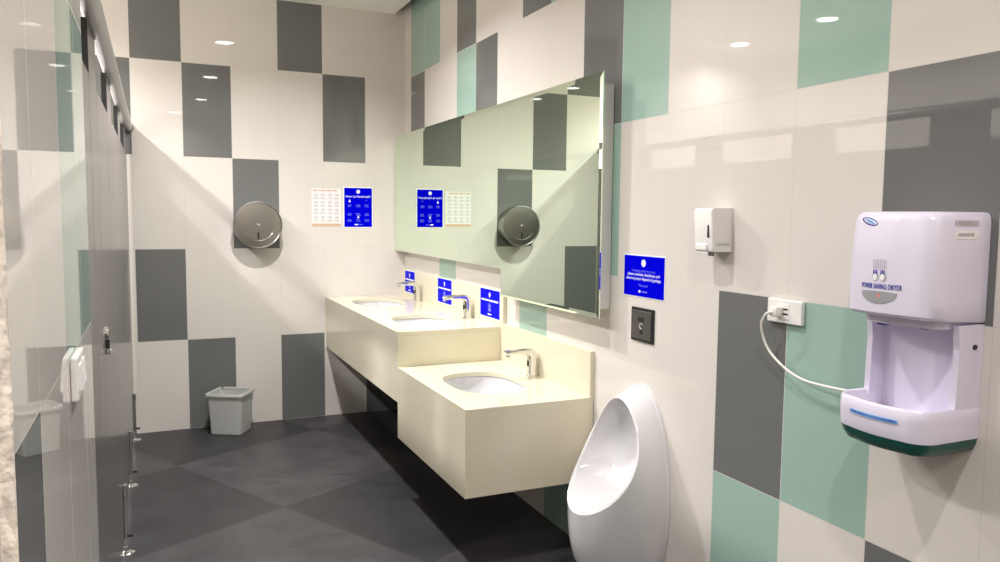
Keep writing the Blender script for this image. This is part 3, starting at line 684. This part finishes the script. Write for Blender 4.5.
# markings on the cover front (x = const, seen along +x)
fx = -0.1925
def front_x(y, d=0.1795): return -d-0.012*math.sin(math.pi*min(1, max(0, (y-(Y0+0.055))/(Y1-Y0-0.11))))-0.0006
def flat(name, pts, m, parent, x, d=0.0):
    """a small printed shape (convex outline of y, z) laid over the curved front in narrow columns"""
    ys = [p[0] for p in pts]; y0, y1 = min(ys), max(ys); n = 24; cols = []
    for k in range(n+1):
        y = y0 + (y1-y0)*(0.002 + 0.996*k/n); zs = []
        for (ya, za), (yb, zb) in zip(pts, pts[1:]+pts[:1]):
            if (ya-y)*(yb-y) <= 0 and abs(ya-yb) > 1e-9: zs.append(za + (zb-za)*(y-ya)/(yb-ya))
        cols.append((y, min(zs), max(zs)))
    bm = NB(); loft(bm, [[(x(y), y, a), (x(y), y, b), (x(y)+0.0016, y, b), (x(y)+0.0016, y, a)] for y, a, b in cols], True, True)
    return obj(name, bm, m, parent)
def wrap(o, x):
    """bend a flat text onto the curved front"""
    r = top(o).location; xs = [v.co.x for v in o.data.vertices]; x0 = max(xs)
    for v in o.data.vertices: v.co.x = x(v.co.y + r.y) - r.x + (v.co.x - x0)
def ell(cy, cz, ry, rz, rot=0, n=28, a0=0, a1=360):
    out = []
    for k in range(n):
        a = math.radians(a0+(a1-a0)*k/(n-1 if a1-a0 < 360 else n)); p, q = ry*math.cos(a), rz*math.sin(a)
        out.append((cy + p*math.cos(rot)-q*math.sin(rot), cz + p*math.sin(rot)+q*math.cos(rot)))
    return out
lx = lambda e: (lambda y: front_x(y, 0.1705) - e)
logo = flat('logo_oval', ell(-4.170, 1.4285, 0.0260, 0.0085, 0.22), M['navy'], body, lx(0))
fx2 = lambda y: front_x(y)-0.0004
flat('logo_swoosh', ell(-4.171, 1.4290, 0.0225, 0.0056, 0.22), M['white'], body, lx(0.0005))
fx3 = lambda y: front_x(y)-0.0009
flat('logo_stroke', ell(-4.171, 1.4290, 0.0165, 0.0034, 0.30), M['sky'], body, lx(0.0010))
bm = NB()
for k in range(6):
    y = -4.213 + 0.0052*(k-2.5); poster_bar(bm, (front_x(y), y + 0.0008*(k-2.5), 1.334), RR, BU, 0, 0, 0.0014, 0.022)
obj('air_lines', bm, M['ink'], body)
for s in (-1, 1):
    bm = NB(); y = -4.213 + s*0.0098
    disc(bm, (front_x(y), y, 1.306), RR, BU, 0, 0, 0.0075, 0.0095); obj('hand_pictogram', bm, M['ink'], body)
    bm = NB(); disc(bm, (front_x(y)-0.0005, y, 1.3045), RR, BU, 0, 0, 0.0055, 0.0075); obj('palm', bm, M['white'], body)
    bm = NB()
    for q in range(3): poster_bar(bm, (front_x(y)-0.0006, y+0.004*(q-1), 1.317-0.001*abs(q-1)), RR, BU, 0, 0, 0.0022, 0.009)
    obj('finger_marks', bm, M['navy'], body)
wrap(text('lettering', 'POWER SAVING DRYER', 0.0165, M['navy'], body, (-0.19, -4.2145, 1.2835), RR, BU, width=0.104), front_x)
lens = flat('indicator_window', ell(-4.2105, 1.2695, 0.048, 0.0235, 0, 25, 180, 360) + ell(-4.2105, 1.2695, 0.048, 0.004, 0, 25, 0, 180)[1:-1], M['grille'], body, fx2)
flat('indicator_light', ell(-4.2150, 1.263, 0.003, 0.003, 0, 16), M['red'], body, fx3)
# stickers on the near side of the cover
sy = Y0-0.0004
for z, h, m_, ht in ((1.4275, 0.012, M['sticker'], 0.006), (1.4025, 0.019, M['plate'], 0.008)):
    s = obj('sticker', box(NB(), -0.118, -0.043, sy-0.0006, sy+0.0004, z-h/2, z+h/2), m_, t)
    bm = NB(); x = -0.108
    for q in range(9):
        wd = rr.uniform(0.003, 0.006); poster_bar(bm, (x+wd/2, sy-0.0007, z), BR, BU, 0, 0, wd, ht*rr.uniform(0.7, 1)); x += wd + 0.0015
    obj('sticker_print', bm, M['ink'], s)
# light blue strip on the tray front
tx = lambda y: -0.2025 + 0.0
bm = NB(); bm2 = NB()
for k in range(24):
    y = -4.160 - 0.118*k/23; u = min(1, max(0, (y-(Y0+0.055))/(Y1-Y0-0.11))); x = -0.192-0.010*math.sin(math.pi*u)-0.0012
    poster_bar(bm, (x, y, 0.989), RR, BU, 0, 0, 0.0056, 0.0090)
    poster_bar(bm2, (x-0.0006, y, 0.989), RR, BU, 0, 0, 0.0034*rr.uniform(0.5, 1), 0.0036)
st = obj('printed_strip', bm, M['sky'], tray); obj('strip_lettering', bm2, M['navy'], tray)

# ------------------------------------------------------------------ switch box on the left wall
t = thing('wall_switch', 'white twin-rocker switch box on the glossy left wall', 'switch', (-1.801, -4.0, 1.14))
obj('box', box(NB(), -1.8008, -1.7900, -4.058, -3.945, 1.130, 1.201, 0.003), M['plate'], t)
for y in (-4.029, -3.974):
    bm = NB(); loft(bm, [[(-1.7902, y-0.019, 1.145), (-1.7902, y+0.019, 1.145), (-1.7902, y+0.019, 1.188), (-1.7902, y-0.019, 1.188)], [(-1.7850, y-0.018, 1.147), (-1.7850, y+0.018, 1.147), (-1.7880, y+0.018, 1.186), (-1.7880, y-0.018, 1.186)]], True, True)
    obj('rocker', bm, M['whitemetal'], t)

# ------------------------------------------------------------------ waste bin
t = thing('waste_bin', 'small open grey plastic waste bin on the floor by the back wall', 'bin', (-1.243, -0.168, 0), math.radians(-29))
def rr_loop(wd, dp, r, z): return [(x, y, z) for x, y in rrect(wd, dp, r, 6)]
bm = NB(); loft(bm, [rr_loop(0.196, 0.176, 0.02, 0.0), rr_loop(0.205, 0.185, 0.02, 0.004), rr_loop(0.232, 0.212, 0.02, 0.262), rr_loop(0.226, 0.206, 0.018, 0.262), rr_loop(0.198, 0.178, 0.018, 0.008)], True, True)
obj('body', bm, M['bin'], t, True, True, angle=40)
bm = NB(); L = [rr_loop(0.230, 0.210, 0.02, 0.256), rr_loop(0.250, 0.230, 0.024, 0.254), rr_loop(0.250, 0.230, 0.024, 0.268), rr_loop(0.246, 0.226, 0.023, 0.271), rr_loop(0.224, 0.204, 0.018, 0.270), rr_loop(0.222, 0.202, 0.018, 0.256)]
loft(bm, L); bm.verts.ensure_lookup_table(); n = len(L[0]); a = bm.verts[0:n]; z = bm.verts[5*n:6*n]
for k in range(n): bm.faces.new((z[k], z[(k+1) % n], a[(k+1) % n], a[k]))
obj('rim', bm, M['bin'], t, True, True, angle=40)
bm = NB(); lathe(bm, [(0.008, 0), (0.008, 0.002)], (-0.100, 0.098, 0.2695), (0, 0, 1), 16); obj('rim_hole', bm, M['black'], t, False, True)
